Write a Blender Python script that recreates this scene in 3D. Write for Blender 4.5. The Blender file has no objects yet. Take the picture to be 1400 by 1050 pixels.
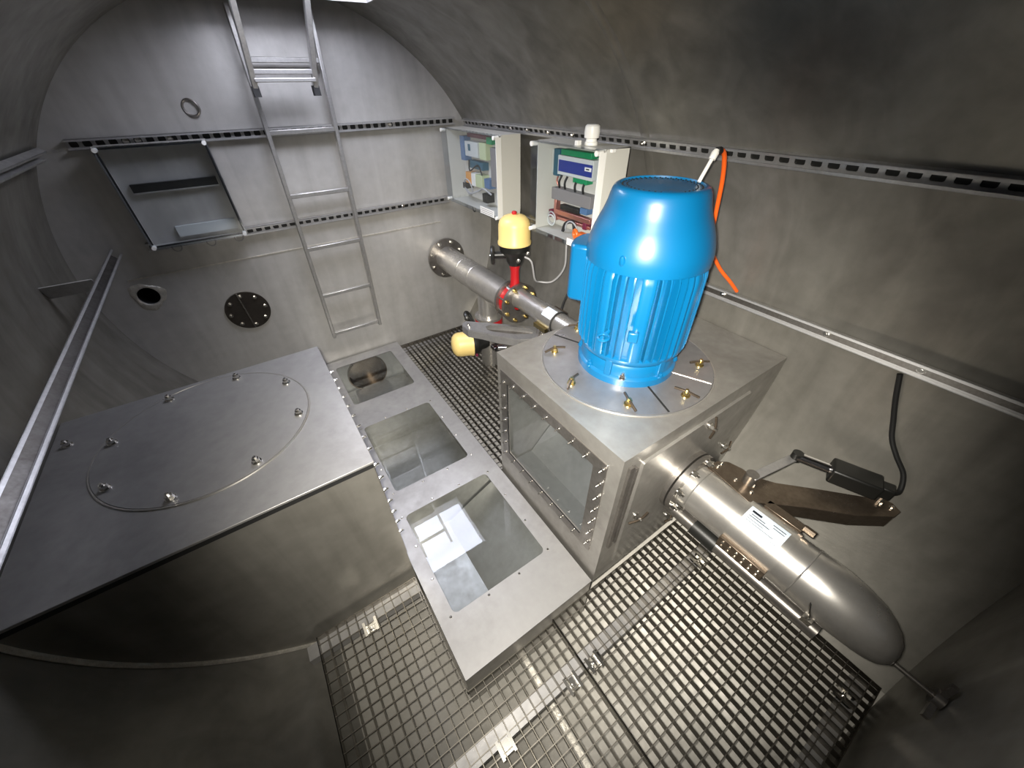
import bpy, bmesh, math, random
from mathutils import Vector, Matrix
random.seed(7)
C = bpy.context.scene.collection
SC = bpy.context.scene
OZ = 1.85                      # height of the eye point above the walkway gratings; all z below are relative to it
PI = math.pi
TX, TZ, TR = 0.435, -0.915, 1.35   # axis and radius of the tank shell
YB, YF = 3.0, -0.49                # far end plate, near bulkhead

# ------------------------------------------------------------------ materials
def nodes(name):
    m = bpy.data.materials.new(name); m.use_nodes = True
    nt = m.node_tree; b = nt.nodes['Principled BSDF']
    return m, nt, b
def setp(b, **k):
    for n, v in k.items():
        b.inputs[n.replace('_', ' ')].default_value = v
def plain(name, col, rough=0.5, metal=0.0, **k):
    m, nt, b = nodes(name)
    setp(b, Base_Color=(*col, 1), Roughness=rough, Metallic=metal, **k)
    return m
def steel(name, dark, light, r0=0.35, r1=0.6, metal=0.75, scale=2.2, bump=0.02, streak=(1, 1, 1), wear=0.0):
    m, nt, b = nodes(name); N = nt.nodes; L = nt.links
    tc = N.new('ShaderNodeTexCoord'); mp = N.new('ShaderNodeMapping'); mp.inputs['Scale'].default_value = streak
    L.new(tc.outputs['Object'], mp.inputs['Vector'])
    n1 = N.new('ShaderNodeTexNoise'); n1.inputs['Scale'].default_value = scale; n1.inputs['Detail'].default_value = 7; n1.inputs['Roughness'].default_value = 0.62
    n1.inputs['Distortion'].default_value = 0.6
    n2 = N.new('ShaderNodeTexNoise'); n2.inputs['Scale'].default_value = scale * 9; n2.inputs['Detail'].default_value = 5
    for n in (n1, n2): L.new(mp.outputs['Vector'], n.inputs['Vector'])
    mx = N.new('ShaderNodeMath'); mx.operation = 'MULTIPLY_ADD'; mx.inputs[1].default_value = 0.3
    L.new(n2.outputs['Fac'], mx.inputs[0]); 
    sc = N.new('ShaderNodeMath'); sc.operation = 'MULTIPLY'; sc.inputs[1].default_value = 0.7
    L.new(n1.outputs['Fac'], sc.inputs[0]); L.new(sc.outputs[0], mx.inputs[2])
    if wear:        # run-down streaks and wipe marks
        m2 = N.new('ShaderNodeMapping'); m2.inputs['Scale'].default_value = (5, 5, 0.45); L.new(tc.outputs['Object'], m2.inputs['Vector'])
        n3 = N.new('ShaderNodeTexNoise'); n3.inputs['Scale'].default_value = 1.6; n3.inputs['Detail'].default_value = 6; n3.inputs['Distortion'].default_value = 0.8; L.new(m2.outputs['Vector'], n3.inputs['Vector'])
        ma = N.new('ShaderNodeMixRGB'); ma.inputs[0].default_value = wear; L.new(mx.outputs[0], ma.inputs[1]); L.new(n3.outputs['Fac'], ma.inputs[2]); mx = ma
    cr = N.new('ShaderNodeValToRGB'); cr.color_ramp.elements[0].position = 0.33; cr.color_ramp.elements[1].position = 0.67
    cr.color_ramp.elements[0].color = (*dark, 1); cr.color_ramp.elements[1].color = (*light, 1)
    L.new(mx.outputs[0], cr.inputs['Fac']); L.new(cr.outputs['Color'], b.inputs['Base Color'])
    mr = N.new('ShaderNodeMapRange'); mr.inputs['From Min'].default_value = 0.3; mr.inputs['From Max'].default_value = 0.7
    mr.inputs['To Min'].default_value = r1; mr.inputs['To Max'].default_value = r0
    L.new(mx.outputs[0], mr.inputs['Value']); L.new(mr.outputs['Result'], b.inputs['Roughness'])
    b.inputs['Metallic'].default_value = metal
    if bump:
        bp = N.new('ShaderNodeBump'); bp.inputs['Strength'].default_value = bump * 10; bp.inputs['Distance'].default_value = 0.02
        L.new(n1.outputs['Fac'], bp.inputs['Height']); L.new(bp.outputs['Normal'], b.inputs['Normal'])
    return m
def clear(name, tint=(0.93, 0.95, 0.96), rough=0.02, refl=0.03):
    m, nt, b = nodes(name); N = nt.nodes; L = nt.links; N.remove(b)
    out = N['Material Output']
    tr = N.new('ShaderNodeBsdfTransparent'); tr.inputs['Color'].default_value = (*tint, 1)
    gl = N.new('ShaderNodeBsdfGlossy'); gl.inputs['Roughness'].default_value = rough
    lw = N.new('ShaderNodeLayerWeight'); lw.inputs['Blend'].default_value = 0.5      # Schlick reflectance, the same from both faces
    pw = N.new('ShaderNodeMath'); pw.operation = 'POWER'; pw.inputs[1].default_value = 5; L.new(lw.outputs['Facing'], pw.inputs[0])
    fr = N.new('ShaderNodeMath'); fr.operation = 'MULTIPLY_ADD'; fr.inputs[1].default_value = 0.96; fr.inputs[2].default_value = refl; L.new(pw.outputs[0], fr.inputs[0])
    mx = N.new('ShaderNodeMixShader')
    L.new(fr.outputs[0], mx.inputs[0]); L.new(tr.outputs[0], mx.inputs[1]); L.new(gl.outputs[0], mx.inputs[2]); L.new(mx.outputs[0], out.inputs['Surface'])
    return m
M = {}
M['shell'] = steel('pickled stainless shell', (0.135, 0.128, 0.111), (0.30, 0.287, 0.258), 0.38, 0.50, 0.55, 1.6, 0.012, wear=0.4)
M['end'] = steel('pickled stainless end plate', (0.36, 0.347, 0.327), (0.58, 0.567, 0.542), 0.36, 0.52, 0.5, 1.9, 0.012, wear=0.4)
M['floor'] = steel('scuffed tank bottom', (0.25, 0.237, 0.21), (0.43, 0.41, 0.37), 0.42, 0.6, 0.4, 2.6, 0.012, wear=0.2)
M['sheet'] = steel('folded stainless sheet', (0.265, 0.257, 0.254), (0.38, 0.372, 0.365), 0.38, 0.52, 0.58, 3.0, 0.006)
M['housing'] = steel('brushed stainless plate', (0.26, 0.245, 0.226), (0.40, 0.385, 0.36), 0.28, 0.44, 0.65, 3.0, 0.006)
M['disc'] = steel('ground stainless cover', (0.27, 0.265, 0.27), (0.36, 0.355, 0.365), 0.26, 0.38, 0.70, 3.5, 0.003)
M['pipe'] = steel('stainless pipe', (0.42, 0.40, 0.375), (0.58, 0.56, 0.53), 0.24, 0.40, 0.80, 4.0, 0.003)
M['rail'] = steel('galvanised strut steel', (0.42, 0.415, 0.415), (0.60, 0.595, 0.595), 0.30, 0.44, 0.75, 12, 0)
M['alu'] = steel('ladder aluminium', (0.36, 0.35, 0.34), (0.54, 0.53, 0.51), 0.28, 0.42, 0.8, 10, 0)
M['grate'] = steel('grating steel', (0.10, 0.09, 0.072), (0.20, 0.185, 0.16), 0.28, 0.42, 0.92, 14, 0)
M['rod'] = steel('grating cross rod', (0.12, 0.108, 0.09), (0.21, 0.195, 0.17), 0.34, 0.46, 0.8, 14, 0)
M['brown'] = steel('stainless with painted dark reflection', (0.13, 0.10, 0.072), (0.23, 0.185, 0.145), 0.24, 0.38, 0.85, 9, 0)  # brown base stands in for plain stainless reflecting dark surroundings
M['greyarm'] = steel('grey cast bracket', (0.27, 0.265, 0.265), (0.39, 0.38, 0.375), 0.3, 0.45, 0.6, 9, 0)
M['flange'] = steel('dark stainless flange', (0.19, 0.175, 0.16), (0.33, 0.31, 0.29), 0.26, 0.4, 0.85, 8, 0)
M['darkflange'] = steel('dark cover plate', (0.035, 0.03, 0.025), (0.07, 0.06, 0.05), 0.25, 0.4, 0.6, 8, 0)
M['railweb'] = steel('shade-darkened recess steel', (0.10, 0.09, 0.08), (0.20, 0.19, 0.18), 0.3, 0.45, 0.85, 12, 0)  # shade inside the open channel is put into this base colour
M['bolt'] = plain('bright bolt steel', (0.72, 0.70, 0.66), 0.2, 1.0)
M['brass'] = plain('yellow passivated nut', (0.62, 0.50, 0.24), 0.28, 1.0)
M['blue'] = plain('blue enamel paint', (0.001, 0.115, 0.275), 0.36, 0.0, Coat_Weight=0.4, Coat_Roughness=0.15)
M['bluecap'] = M['blue']
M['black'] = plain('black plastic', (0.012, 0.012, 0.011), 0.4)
M['rubber'] = plain('black rubber', (0.008, 0.008, 0.008), 0.7)
M['hole'] = plain('black opening', (0.003, 0.003, 0.003), 0.9)
M['abs'] = plain('light grey enclosure plastic', (0.56, 0.55, 0.50), 0.45)
M['absin'] = plain('pale mounting plate', (0.62, 0.60, 0.55), 0.5)
M['white'] = plain('white plastic', (0.80, 0.79, 0.75), 0.4)
M['yellow'] = plain('cream yellow actuator cover', (0.80, 0.60, 0.22), 0.42)
M['red'] = plain('red epoxy valve body', (0.45, 0.012, 0.016), 0.38)
M['orange'] = plain('orange cable sheath', (0.85, 0.12, 0.01), 0.45)
M['orangebox'] = plain('orange connector', (0.85, 0.17, 0.02), 0.4)
M['navy'] = plain('navy module face', (0.025, 0.04, 0.22), 0.35)
M['teal'] = plain('dark teal module', (0.02, 0.10, 0.15), 0.4)
M['green'] = plain('green terminal', (0.01, 0.24, 0.09), 0.4)
M['modgrey'] = plain('light module housing', (0.55, 0.57, 0.55), 0.4)
M['duct'] = plain('grey wiring duct', (0.22, 0.205, 0.20), 0.55)
M['copper'] = plain('copper busbar', (0.62, 0.27, 0.22), 0.3, 0.8)
M['purple'] = plain('maroon relay', (0.16, 0.02, 0.05), 0.45)
M['blucmp'] = plain('steel blue component', (0.08, 0.16, 0.30), 0.45)
M['amber'] = plain('amber relay cover', (0.70, 0.32, 0.08), 0.4)
M['lime'] = plain('pale green relay cover', (0.50, 0.56, 0.33), 0.4)
M['greycable'] = plain('grey cable sheath', (0.42, 0.42, 0.43), 0.45)
M['label'] = plain('pale label film', (0.62, 0.70, 0.80), 0.35)
M['ink'] = plain('label ink', (0.01, 0.012, 0.02), 0.5)
M['clear'] = clear('clear acrylic')
M['clear2'] = clear('clear polycarbonate lid', (0.94, 0.955, 0.97), 0.08)
M['chrome'] = plain('polished piston rod', (0.75, 0.74, 0.76), 0.12, 1.0)
M['weldwhite'] = steel('raw weld', (0.40, 0.38, 0.34), (0.74, 0.70, 0.62), 0.3, 0.5, 0.6, 30, 0.03)

# ------------------------------------------------------------------ mesh builder
def V(x, y, z): return Vector((x, y, z + OZ))
def frame_of(d):
    d = Vector(d).normalized()
    a = Vector((0, 0, 1)) if abs(d.z) < 0.9 else Vector((1, 0, 0))
    u = a.cross(d).normalized(); v = d.cross(u)
    return u, v, d
class MB:
    def __init__(s): s.v = []; s.f = []
    def add(s, vs, fs):
        k = len(s.v); s.v += [Vector(p) for p in vs]; s.f += [tuple(i + k for i in f) for f in fs]; return s
    def hexa(s, c, ax, ay, az):     # oriented box: centre, half axis vectors
        c = Vector(c); P = []
        for i in (-1, 1):
            for j in (-1, 1):
                for k in (-1, 1): P.append(c + ax * i + ay * j + az * k)
        return s.add(P, [(0, 1, 3, 2), (4, 6, 7, 5), (0, 4, 5, 1), (2, 3, 7, 6), (0, 2, 6, 4), (1, 5, 7, 3)])
    def box(s, x0, x1, y0, y1, z0, z1):
        return s.hexa(V((x0 + x1) / 2, (y0 + y1) / 2, (z0 + z1) / 2), Vector((abs(x1 - x0) / 2, 0, 0)), Vector((0, abs(y1 - y0) / 2, 0)), Vector((0, 0, abs(z1 - z0) / 2)))
    def bar(s, p, q, w, h, up=(0, 0, 1)):    # rectangular bar between two V() points
        p = Vector(p); q = Vector(q); d = (q - p); n = d.normalized(); u = Vector(up); side = n.cross(u).normalized(); u = side.cross(n)
        return s.hexa((p + q) / 2, d / 2, side * w / 2, u * h / 2)
    def rings(s, R, cap0=True, cap1=True, closed=True):   # list of equal-length loops
        n = len(R[0]); k = len(s.v)
        for r in R: s.v += [Vector(p) for p in r]
        for i in range(len(R) - 1):
            for j in range(n if closed else n - 1):
                a = k + i * n + j; b = k + i * n + (j + 1) % n
                s.f.append((a, b, b + n, a + n))
        if cap0: s.f.append(tuple(k + j for j in reversed(range(n))))
        if cap1: s.f.append(tuple(k + (len(R) - 1) * n + j for j in range(n)))
        return s
    def cyl(s, p, q, r0, r1=None, n=24, c0=True, c1=True):
        r1 = r0 if r1 is None else r1; p = Vector(p); q = Vector(q); u, v, d = frame_of(q - p)
        ring = lambda c, r: [c + (u * math.cos(2 * PI * j / n) + v * math.sin(2 * PI * j / n)) * r for j in range(n)]
        return s.rings([ring(p, r0), ring(q, r1)], c0, c1)
    def lathe(s, o, d, prof, n=48, c0=True, c1=True):    # prof: (r, h) along d
        o = Vector(o); u, v, d = frame_of(d)
        R = [[o + d * h + (u * math.cos(2 * PI * j / n) + v * math.sin(2 * PI * j / n)) * max(r, 1e-4) for j in range(n)] for r, h in prof]
        return s.rings(R, c0, c1)
    def ringtube(s, p, q, ro, ri, n=48):     # hollow pipe with wall
        p = Vector(p); q = Vector(q); u, v, d = frame_of(q - p)
        ring = lambda c, r: [c + (u * math.cos(2 * PI * j / n) + v * math.sin(2 * PI * j / n)) * r for j in range(n)]
        return s.rings([ring(p, ri), ring(p, ro), ring(q, ro), ring(q, ri), ring(p, ri)], False, False)
    def tube(s, pts, r, n=10, smooth=True):
        pts = [Vector(p) for p in pts]
        if smooth and len(pts) > 2:
            out = []
            for i in range(len(pts) - 1):
                a = pts[max(i - 1, 0)]; b = pts[i]; c = pts[i + 1]; d = pts[min(i + 2, len(pts) - 1)]
                for t in [k / 6 for k in range(6)]:
                    out.append(0.5 * ((2 * b) + (c - a) * t + (2 * a - 5 * b + 4 * c - d) * t * t + (3 * b - a - 3 * c + d) * t ** 3))
            out.append(pts[-1]); pts = out
        R = []; u = None
        for i, p in enumerate(pts):
            d = (pts[min(i + 1, len(pts) - 1)] - pts[max(i - 1, 0)]).normalized()
            if u is None: u, _, _ = frame_of(d)
            u = (u - d * u.dot(d)).normalized(); v = d.cross(u)
            R.append([p + (u * math.cos(2 * PI * j / n) + v * math.sin(2 * PI * j / n)) * r for j in range(n)])
        return s.rings(R)
    def torus(s, c, nrm, R, r, n=32, m=8, a0=0, a1=2 * PI):
        c = Vector(c); u, v, d = frame_of(nrm); full = abs(a1 - a0 - 2 * PI) < 1e-6
        L = []
        for i in range(n + 1):
            a = a0 + (a1 - a0) * i / n; e = u * math.cos(a) + v * math.sin(a)
            L.append([c + e * (R + r * math.cos(2 * PI * j / m)) + d * (r * math.sin(2 * PI * j / m)) for j in range(m)])
        return s.rings(L, not full, not full)
    def prism(s, loop, off):      # closed loop of world points extruded by vector
        n = len(loop); off = Vector(off)
        return s.add([Vector(p) for p in loop] + [Vector(p) + off for p in loop],
                     [tuple(reversed(range(n))), tuple(range(n, 2 * n))] + [(j, (j + 1) % n, n + (j + 1) % n, n + j) for j in range(n)])
    def plate(s, outer, holes, off):   # outer loop and hole loops (world points, one plane), extruded by off
        off = Vector(off); bm = bmesh.new(); E = []
        for lp in [outer] + holes:
            vs = [bm.verts.new(p) for p in lp]
            for i in range(len(vs)): E.append(bm.edges.new((vs[i], vs[(i + 1) % len(vs)])))
        bmesh.ops.triangle_fill(bm, use_beauty=True, use_dissolve=False, edges=E)
        bm.verts.index_update(); k = len(bm.verts)
        vs = [v.co.copy() for v in bm.verts]; fs = [tuple(v.index for v in f.verts) for f in bm.faces]; bm.free()
        s.add(vs + [p + off for p in vs], fs + [tuple(i + k for i in reversed(f)) for f in fs])
        for lp in [outer] + holes:
            n = len(lp)
            s.add([Vector(p) for p in lp] + [Vector(p) + off for p in lp], [(j, (j + 1) % n, n + (j + 1) % n, n + j) for j in range(n)])
        return s
    def hexbolt(s, p, nrm, r, h):
        p = Vector(p); nrm = Vector(nrm).normalized()
        s.cyl(p, p + nrm * h * 0.25, r * 1.35, n=14); s.cyl(p + nrm * h * 0.25, p + nrm * h, r, n=6)
        s.cyl(p + nrm * h, p + nrm * h * 1.45, r * 0.5, n=8); return s
    def build(s, name, mat, parent=None, smooth=35, bevel=0, base=None):
        me = bpy.data.meshes.new(name)
        if parent is not None: o0 = world_loc(parent)
        elif base is not None: o0 = Vector(base)
        else:
            xs = [v.x for v in s.v]; ys = [v.y for v in s.v]; zs = [v.z for v in s.v]
            o0 = Vector(((min(xs) + max(xs)) / 2, (min(ys) + max(ys)) / 2, min(zs)))
        me.from_pydata([tuple(v - o0) for v in s.v], [], s.f); me.validate()
        bm = bmesh.new(); bm.from_mesh(me); bmesh.ops.remove_doubles(bm, verts=bm.verts, dist=1e-5)
        bmesh.ops.recalc_face_normals(bm, faces=bm.faces); bm.to_mesh(me); bm.free()
        if smooth:
            me.shade_smooth(); me.set_sharp_from_angle(angle=math.radians(smooth))
        me.materials.append(M[mat] if isinstance(mat, str) else mat)
        o = bpy.data.objects.new(name, me); C.objects.link(o)
        if parent is not None: o.parent = parent
        else: o.location = o0
        if bevel:
            b = o.modifiers.new('edge', 'BEVEL'); b.width = bevel; b.segments = 2; b.limit_method = 'ANGLE'; b.angle_limit = math.radians(40)
        return o
def world_loc(o):
    l = Vector((0, 0, 0))
    while o is not None: l += o.location; o = o.parent
    return l
def thing(name, label, cat, base, group=None):
    o = bpy.data.objects.new(name, None); C.objects.link(o); o.empty_display_size = 0.05
    o.location = V(*base); o['label'] = label; o['category'] = cat
    if group: o['group'] = group
    return o
def tag(o, label, cat, group=None, kind=None):
    o['label'] = label; o['category'] = cat
    if group: o['group'] = group
    if kind: o['kind'] = kind
    return o
def struct(o): o['kind'] = 'structure'; return o
def bolts(parent, pts, nrm, r, h, mat='bolt', name='bolt'):
    for p in pts: MB().hexbolt(V(*p), nrm, r, h).build(name, mat, parent)
def rrect(a0, a1, b0, b1, r, f, n=6):   # rounded rectangle loop, f maps (a, b) to world
    L = []
    for (ca, cb, s0) in ((a1 - r, b1 - r, 0), (a0 + r, b1 - r, 90), (a0 + r, b0 + r, 180), (a1 - r, b0 + r, 270)):
        for k in range(n + 1):
            t = math.radians(s0 + 90 * k / n); L.append(f(ca + r * math.cos(t), cb + r * math.sin(t)))
    return L
def circ(c, r, f, n=32): return [f(c[0] + r * math.cos(2 * PI * k / n), c[1] + r * math.sin(2 * PI * k / n)) for k in range(n)]
def shell_x(z, side): return TX + side * math.sqrt(TR ** 2 - (z - TZ) ** 2)
def shell_z(x): return TZ - math.sqrt(TR ** 2 - (x - TX) ** 2)

# ------------------------------------------------------------------ the setting: tank shell
HX0, HX1, HY0, HY1 = 0.16, 0.905, 1.98, 2.66           # manhole in the top of the shell
aH0 = math.acos((HX1 - TX) / TR); aH1 = math.acos((HX0 - TX) / TR)
def strip(name, a0, a1, ys, skip=None, n=None, mat='shell'):
    mb = MB(); n = n or max(8, int((a1 - a0) / (2 * PI) * 240))
    T = 0.008
    for iy in range(len(ys) - 1):
        if skip == iy: continue
        for rr, fl in ((TR, 0),):
            R = [[V(TX + rr * math.cos(a0 + (a1 - a0) * k / n), y, TZ + rr * math.sin(a0 + (a1 - a0) * k / n)) for k in range(n + 1)] for y in (ys[iy], ys[iy + 1])]
            mb.rings(R, False, False, closed=False)
    o = mb.build(name, mat, smooth=60, base=V(TX, 1, TZ))
    me = o.data; flip = me.polygons[0].normal.dot(Vector((me.polygons[0].center.x, 0, me.polygons[0].center.z))) > 0
    if flip: me.flip_normals()
    me.normals_split_custom_set_from_vertices([Vector((-v.co.x, 0, -v.co.z)).normalized() for v in me.vertices])
    return struct(o)
YS = [YF, HY0, HY1, YB]
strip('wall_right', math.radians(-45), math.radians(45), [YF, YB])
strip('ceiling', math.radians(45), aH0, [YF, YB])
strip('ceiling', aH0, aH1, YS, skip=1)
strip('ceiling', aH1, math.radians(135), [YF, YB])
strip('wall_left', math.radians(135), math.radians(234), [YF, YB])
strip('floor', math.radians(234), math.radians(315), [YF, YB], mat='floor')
F_end = lambda x, z: V(x, YB, z)
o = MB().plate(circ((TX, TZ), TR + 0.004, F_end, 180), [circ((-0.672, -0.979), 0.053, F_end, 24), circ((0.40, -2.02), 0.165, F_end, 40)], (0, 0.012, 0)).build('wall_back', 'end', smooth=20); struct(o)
F_nr = lambda x, z: V(x, YF, z)
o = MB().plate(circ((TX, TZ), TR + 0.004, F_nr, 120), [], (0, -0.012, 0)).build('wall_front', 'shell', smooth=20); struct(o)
# weld seams
def ringweld(y, a0, a1, r=0.006, w=0.02):
    mb = MB(); n = 90; R = []
    for k in range(n + 1):
        a = math.radians(a0 + (a1 - a0) * k / n); c = Vector((math.cos(a), 0, math.sin(a)))
        P = V(TX, y, TZ) + c * TR
        R.append([P + Vector((0, -w, 0)) + c * 0.002, P + Vector((0, -w * 0.5, 0)) - c * r, P + Vector((0, w * 0.5, 0)) - c * r, P + Vector((0, w, 0)) + c * 0.002])
    mb.rings(R); return struct(mb.build('trim_1', 'shell', smooth=60))
ringweld(1.29, -75, 60, 0.004, 0.03)
o = MB().bar(V(-0.72, 2.998, -0.868), V(1.30, 2.998, -0.868), 0.006, 0.006).build('trim_2', 'weldwhite'); struct(o)
o = MB().bar(V(0.36, -0.40, -2.262), V(0.36, 1.2, -2.262), 0.022, 0.008).build('trim_3', 'weldwhite'); struct(o)
# manhole collar
mb = MB(); zt = 0.475
for (x0, x1, y0, y1) in ((HX0 - 0.012, HX0, HY0, HY1), (HX1, HX1 + 0.012, HY0, HY1), (HX0 - 0.012, HX1 + 0.012, HY0 - 0.012, HY0), (HX0 - 0.012, HX1 + 0.012, HY1, HY1 + 0.012)):
    mb.box(x0, x1, y0, y1, 0.335, zt)
struct(mb.build('trim_4', 'sheet'))

# ------------------------------------------------------------------ tank cabinet on the left
BX1, BY0, BY1, BZ = 0.054, 0.985, 1.872, -1.02
t = thing('tank_cabinet', 'wide stainless box with round bolted lid filling the left side of the tank', 'tank cabinet', (-0.4, 1.43, -2.0))
xl = shell_x(BZ, -1) + 0.006
def arc_face(y):
    L = [V(BX1, y, BZ - 0.012), V(xl, y, BZ - 0.012)]
    for k in range(1, 25):
        z = BZ - (BZ + 2.15) * k / 24 * 1.0
        z = BZ + (-2.10 - BZ) * k / 24
        x = shell_x(z, -1) + 0.006
        if x > BX1: break
        L.append(V(x, y, z))
    L.append(V(BX1, y, -2.10)); return L
mb = MB(); mb.prism(arc_face(BY0), (0, 0.006, 0)); mb.prism(arc_face(BY1), (0, -0.006, 0)); mb.box(BX1 - 0.006, BX1, BY0 + 0.006, BY1 - 0.006, -2.10, BZ - 0.012)
mb.build('body', 'shell', t, smooth=20)
mb = MB(); mb.box(xl, BX1 + 0.006, BY0 - 0.008, BY1 + 0.006, BZ - 0.01, BZ); mb.build('top_plate', 'sheet', t, smooth=30, bevel=0.002)
mb = MB(); mb.box(xl, BX1, BY0 - 0.004, BY0 + 0.0, BZ - 0.032, BZ - 0.011); mb.build('gasket_strip', 'rubber', t)
MB().tube([p + Vector((0, -0.004, 0)) for p in arc_face(BY0)[1:-1]], 0.008, 6, smooth=False).build('weld_bead', 'weldwhite', t)
wf = MB().box(BX1, BX1 + 0.004, 1.005, 1.75, -1.70, -1.036).build('side_cover', 'flange', t, bevel=0.001)
for y, z in [(1.674 - 0.0735 * k, -1.062) for k in range(9)] + [(1.03, -1.095 - 0.077 * k) for k in range(7)]:
    MB().cyl(V(BX1 + 0.004, y, z), V(BX1 + 0.008, y, z), 0.009, n=12).cyl(V(BX1 + 0.008, y, z), V(BX1 + 0.014, y, z), 0.0065, n=6).cyl(V(BX1 + 0.014, y, z), V(BX1 + 0.024, y, z), 0.004, n=8).build('stud', 'bolt', wf)
LC = (-0.412, 1.497)
lid = MB().cyl(V(*LC, BZ), V(*LC, BZ + 0.005), 0.350, n=96).build('lid', 'sheet', t, smooth=30)
MB().torus(V(*LC, BZ + 0.001), (0, 0, 1), 0.354, 0.004, 96, 6).build('rim', 'pipe', lid)
for k in range(8):
    a = math.radians(22.5 + 45 * k + 2); r = 0.322
    MB().hexbolt(V(LC[0] + r * math.cos(a), LC[1] + r * math.sin(a), BZ + 0.005), (0, 0, 1), 0.012, 0.018).build('bolt', 'bolt', lid)
MB().hexbolt(V(-0.855, 1.70, BZ), (0, 0, 1), 0.012, 0.018).build('bolt', 'bolt', t)

# ------------------------------------------------------------------ inspection trough in the middle
FX0, FX1, FY0, FY1, FZ = 0.056, 0.722, 0.45, 2.985, -1.81
t = thing('inspection_trough', 'long stainless trough with three clear inspection windows beside the lidded box', 'trough', (0.39, 1.7, -2.2))
Ft = lambda x, y: V(x, y, FZ)
WIN = [(0.155, 0.625, 2.33, 2.88), (0.140, 0.615, 1.44, 2.06), (0.126, 0.630, 0.685, 1.265)]
mb = MB().plate([Ft(FX0, FY0), Ft(FX1, FY0), Ft(FX1, FY1), Ft(FX0, FY1)], [rrect(a, b, c, d, 0.025, Ft) for a, b, c, d in WIN], (0, 0, -0.004))
mb.build('top_plate', 'sheet', t, smooth=20)
mb = MB(); zb = -2.16
mb.box(FX0, FX1, FY0, FY0 + 0.004, zb, FZ - 0.004); mb.box(FX0, FX0 + 0.004, FY0, FY1, zb, FZ - 0.004); mb.box(FX1 - 0.004, FX1, FY0, FY1, zb, FZ - 0.004)
mb.build('side_wall', 'housing', t, smooth=20)
mb = MB(); mb.box(FX0 + 0.004, FX1 - 0.004, FY0 + 0.004, FY1, -2.165, -2.16); mb.build('bottom', 'housing', t)
for y in (1.32, 2.19): MB().box(FX0 + 0.004, FX1 - 0.004, y, y + 0.004, zb, FZ - 0.06).build('partition', 'housing', t)
MB().prism([V(0.36, FY0 + 0.01, zb), V(0.36, 1.31, zb), V(FX1 - 0.006, 1.31, -1.98), V(FX1 - 0.006, FY0 + 0.01, -1.98)], (0, 0, 0.004)).build('sloped_floor', 'housing', t)
for a, b, c, d in WIN:
    p = MB().plate(rrect(a - 0.03, b + 0.03, c - 0.03, d + 0.03, 0.01, lambda x, y: V(x, y, FZ - 0.0042)), [], (0, 0, -0.005)).build('window_pane', 'clear', t, smooth=20)
for (a, b, c, d) in WIN[1:]:
    for k in range(4):
        for (x, y) in ((a - 0.017, c + (d - c) * (k + 0.0) / 3), (b + 0.017, c + (d - c) * k / 3)):
            MB().lathe(V(x, y, FZ), (0, 0, 1), [(0.006, 0), (0.006, 0.0015), (0.0035, 0.004)], 12).build('screw', 'bolt', t)
    for k in (1, 2):
        for y in (c - 0.017, d + 0.017):
            MB().lathe(V(a + (b - a) * k / 3, y, FZ), (0, 0, 1), [(0.006, 0), (0.006, 0.0015), (0.0035, 0.004)], 12).build('screw', 'bolt', t)
# pipe stub behind the round port, and the bare cut-out left of it
o = MB().lathe(V(0.40, YB - 0.03, -2.02), (0, 1, 0), [(0.162, 0.14), (0.162, 0), (0.172, 0), (0.172, 0.029)], 48, c0=True, c1=False).build('port_sleeve', 'brown')
tag(o, 'round pipe port in the end plate below the farthest trough window', 'pipe port')
t = thing('cutout_sleeve', 'small round burnt hole in the far end plate, left of the black blank cover', 'pipe hole', (-0.672, YB, -1.03))
MB().lathe(V(-0.672, YB + 0.012, -0.979), (0, 1, 0), [(0.053, 0), (0.053, 0.15)], 24, c0=False).build('bore', 'hole', t)
mb = MB(); n = 40; R = []
for k in range(n + 1):
    a = 2 * PI * k / n; w = 0.022 + 0.012 * math.sin(3 * a + 1) + random.uniform(-0.004, 0.004) if k < n else None
    if k == n: R.append(R[0]); continue
    e = Vector((math.cos(a), 0, math.sin(a))); c = V(-0.672, YB, -0.979)
    R.append([c + e * 0.052, c + e * 0.055 + Vector((0, -0.006, 0)), c + e * (0.058 + w * 0.6) + Vector((0, -0.005 - random.uniform(0, 0.003), 0)), c + e * (0.06 + w)])
mb.rings(R, False, False, closed=False).build('weld_bead', 'weldwhite', t, smooth=60)

# black blank cover on the end plate
t = thing('blank_flange', 'black round blank cover bolted to the far end plate, welded bar across it', 'blank flange', (-0.227, YB, -1.34))
bc = (-0.227, -1.206)
MB().cyl(V(bc[0], YB - 0.014, bc[1]), V(bc[0], YB, bc[1]), 0.133, n=64).build('cover_plate', 'darkflange', t)
MB().bar(V(bc[0] - 0.02, YB - 0.018, bc[1] + 0.13), V(bc[0] - 0.005, YB - 0.018, bc[1] - 0.13), 0.008, 0.006, up=(0, 1, 0)).build('bar', 'bolt', t)
for k in range(8):
    a = math.radians(45 * k + 4); MB().hexbolt(V(bc[0] + 0.108 * math.cos(a), YB - 0.014, bc[1] + 0.108 * math.sin(a)), (0, -1, 0), 0.010, 0.012).build('bolt', 'bolt', t)

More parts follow.
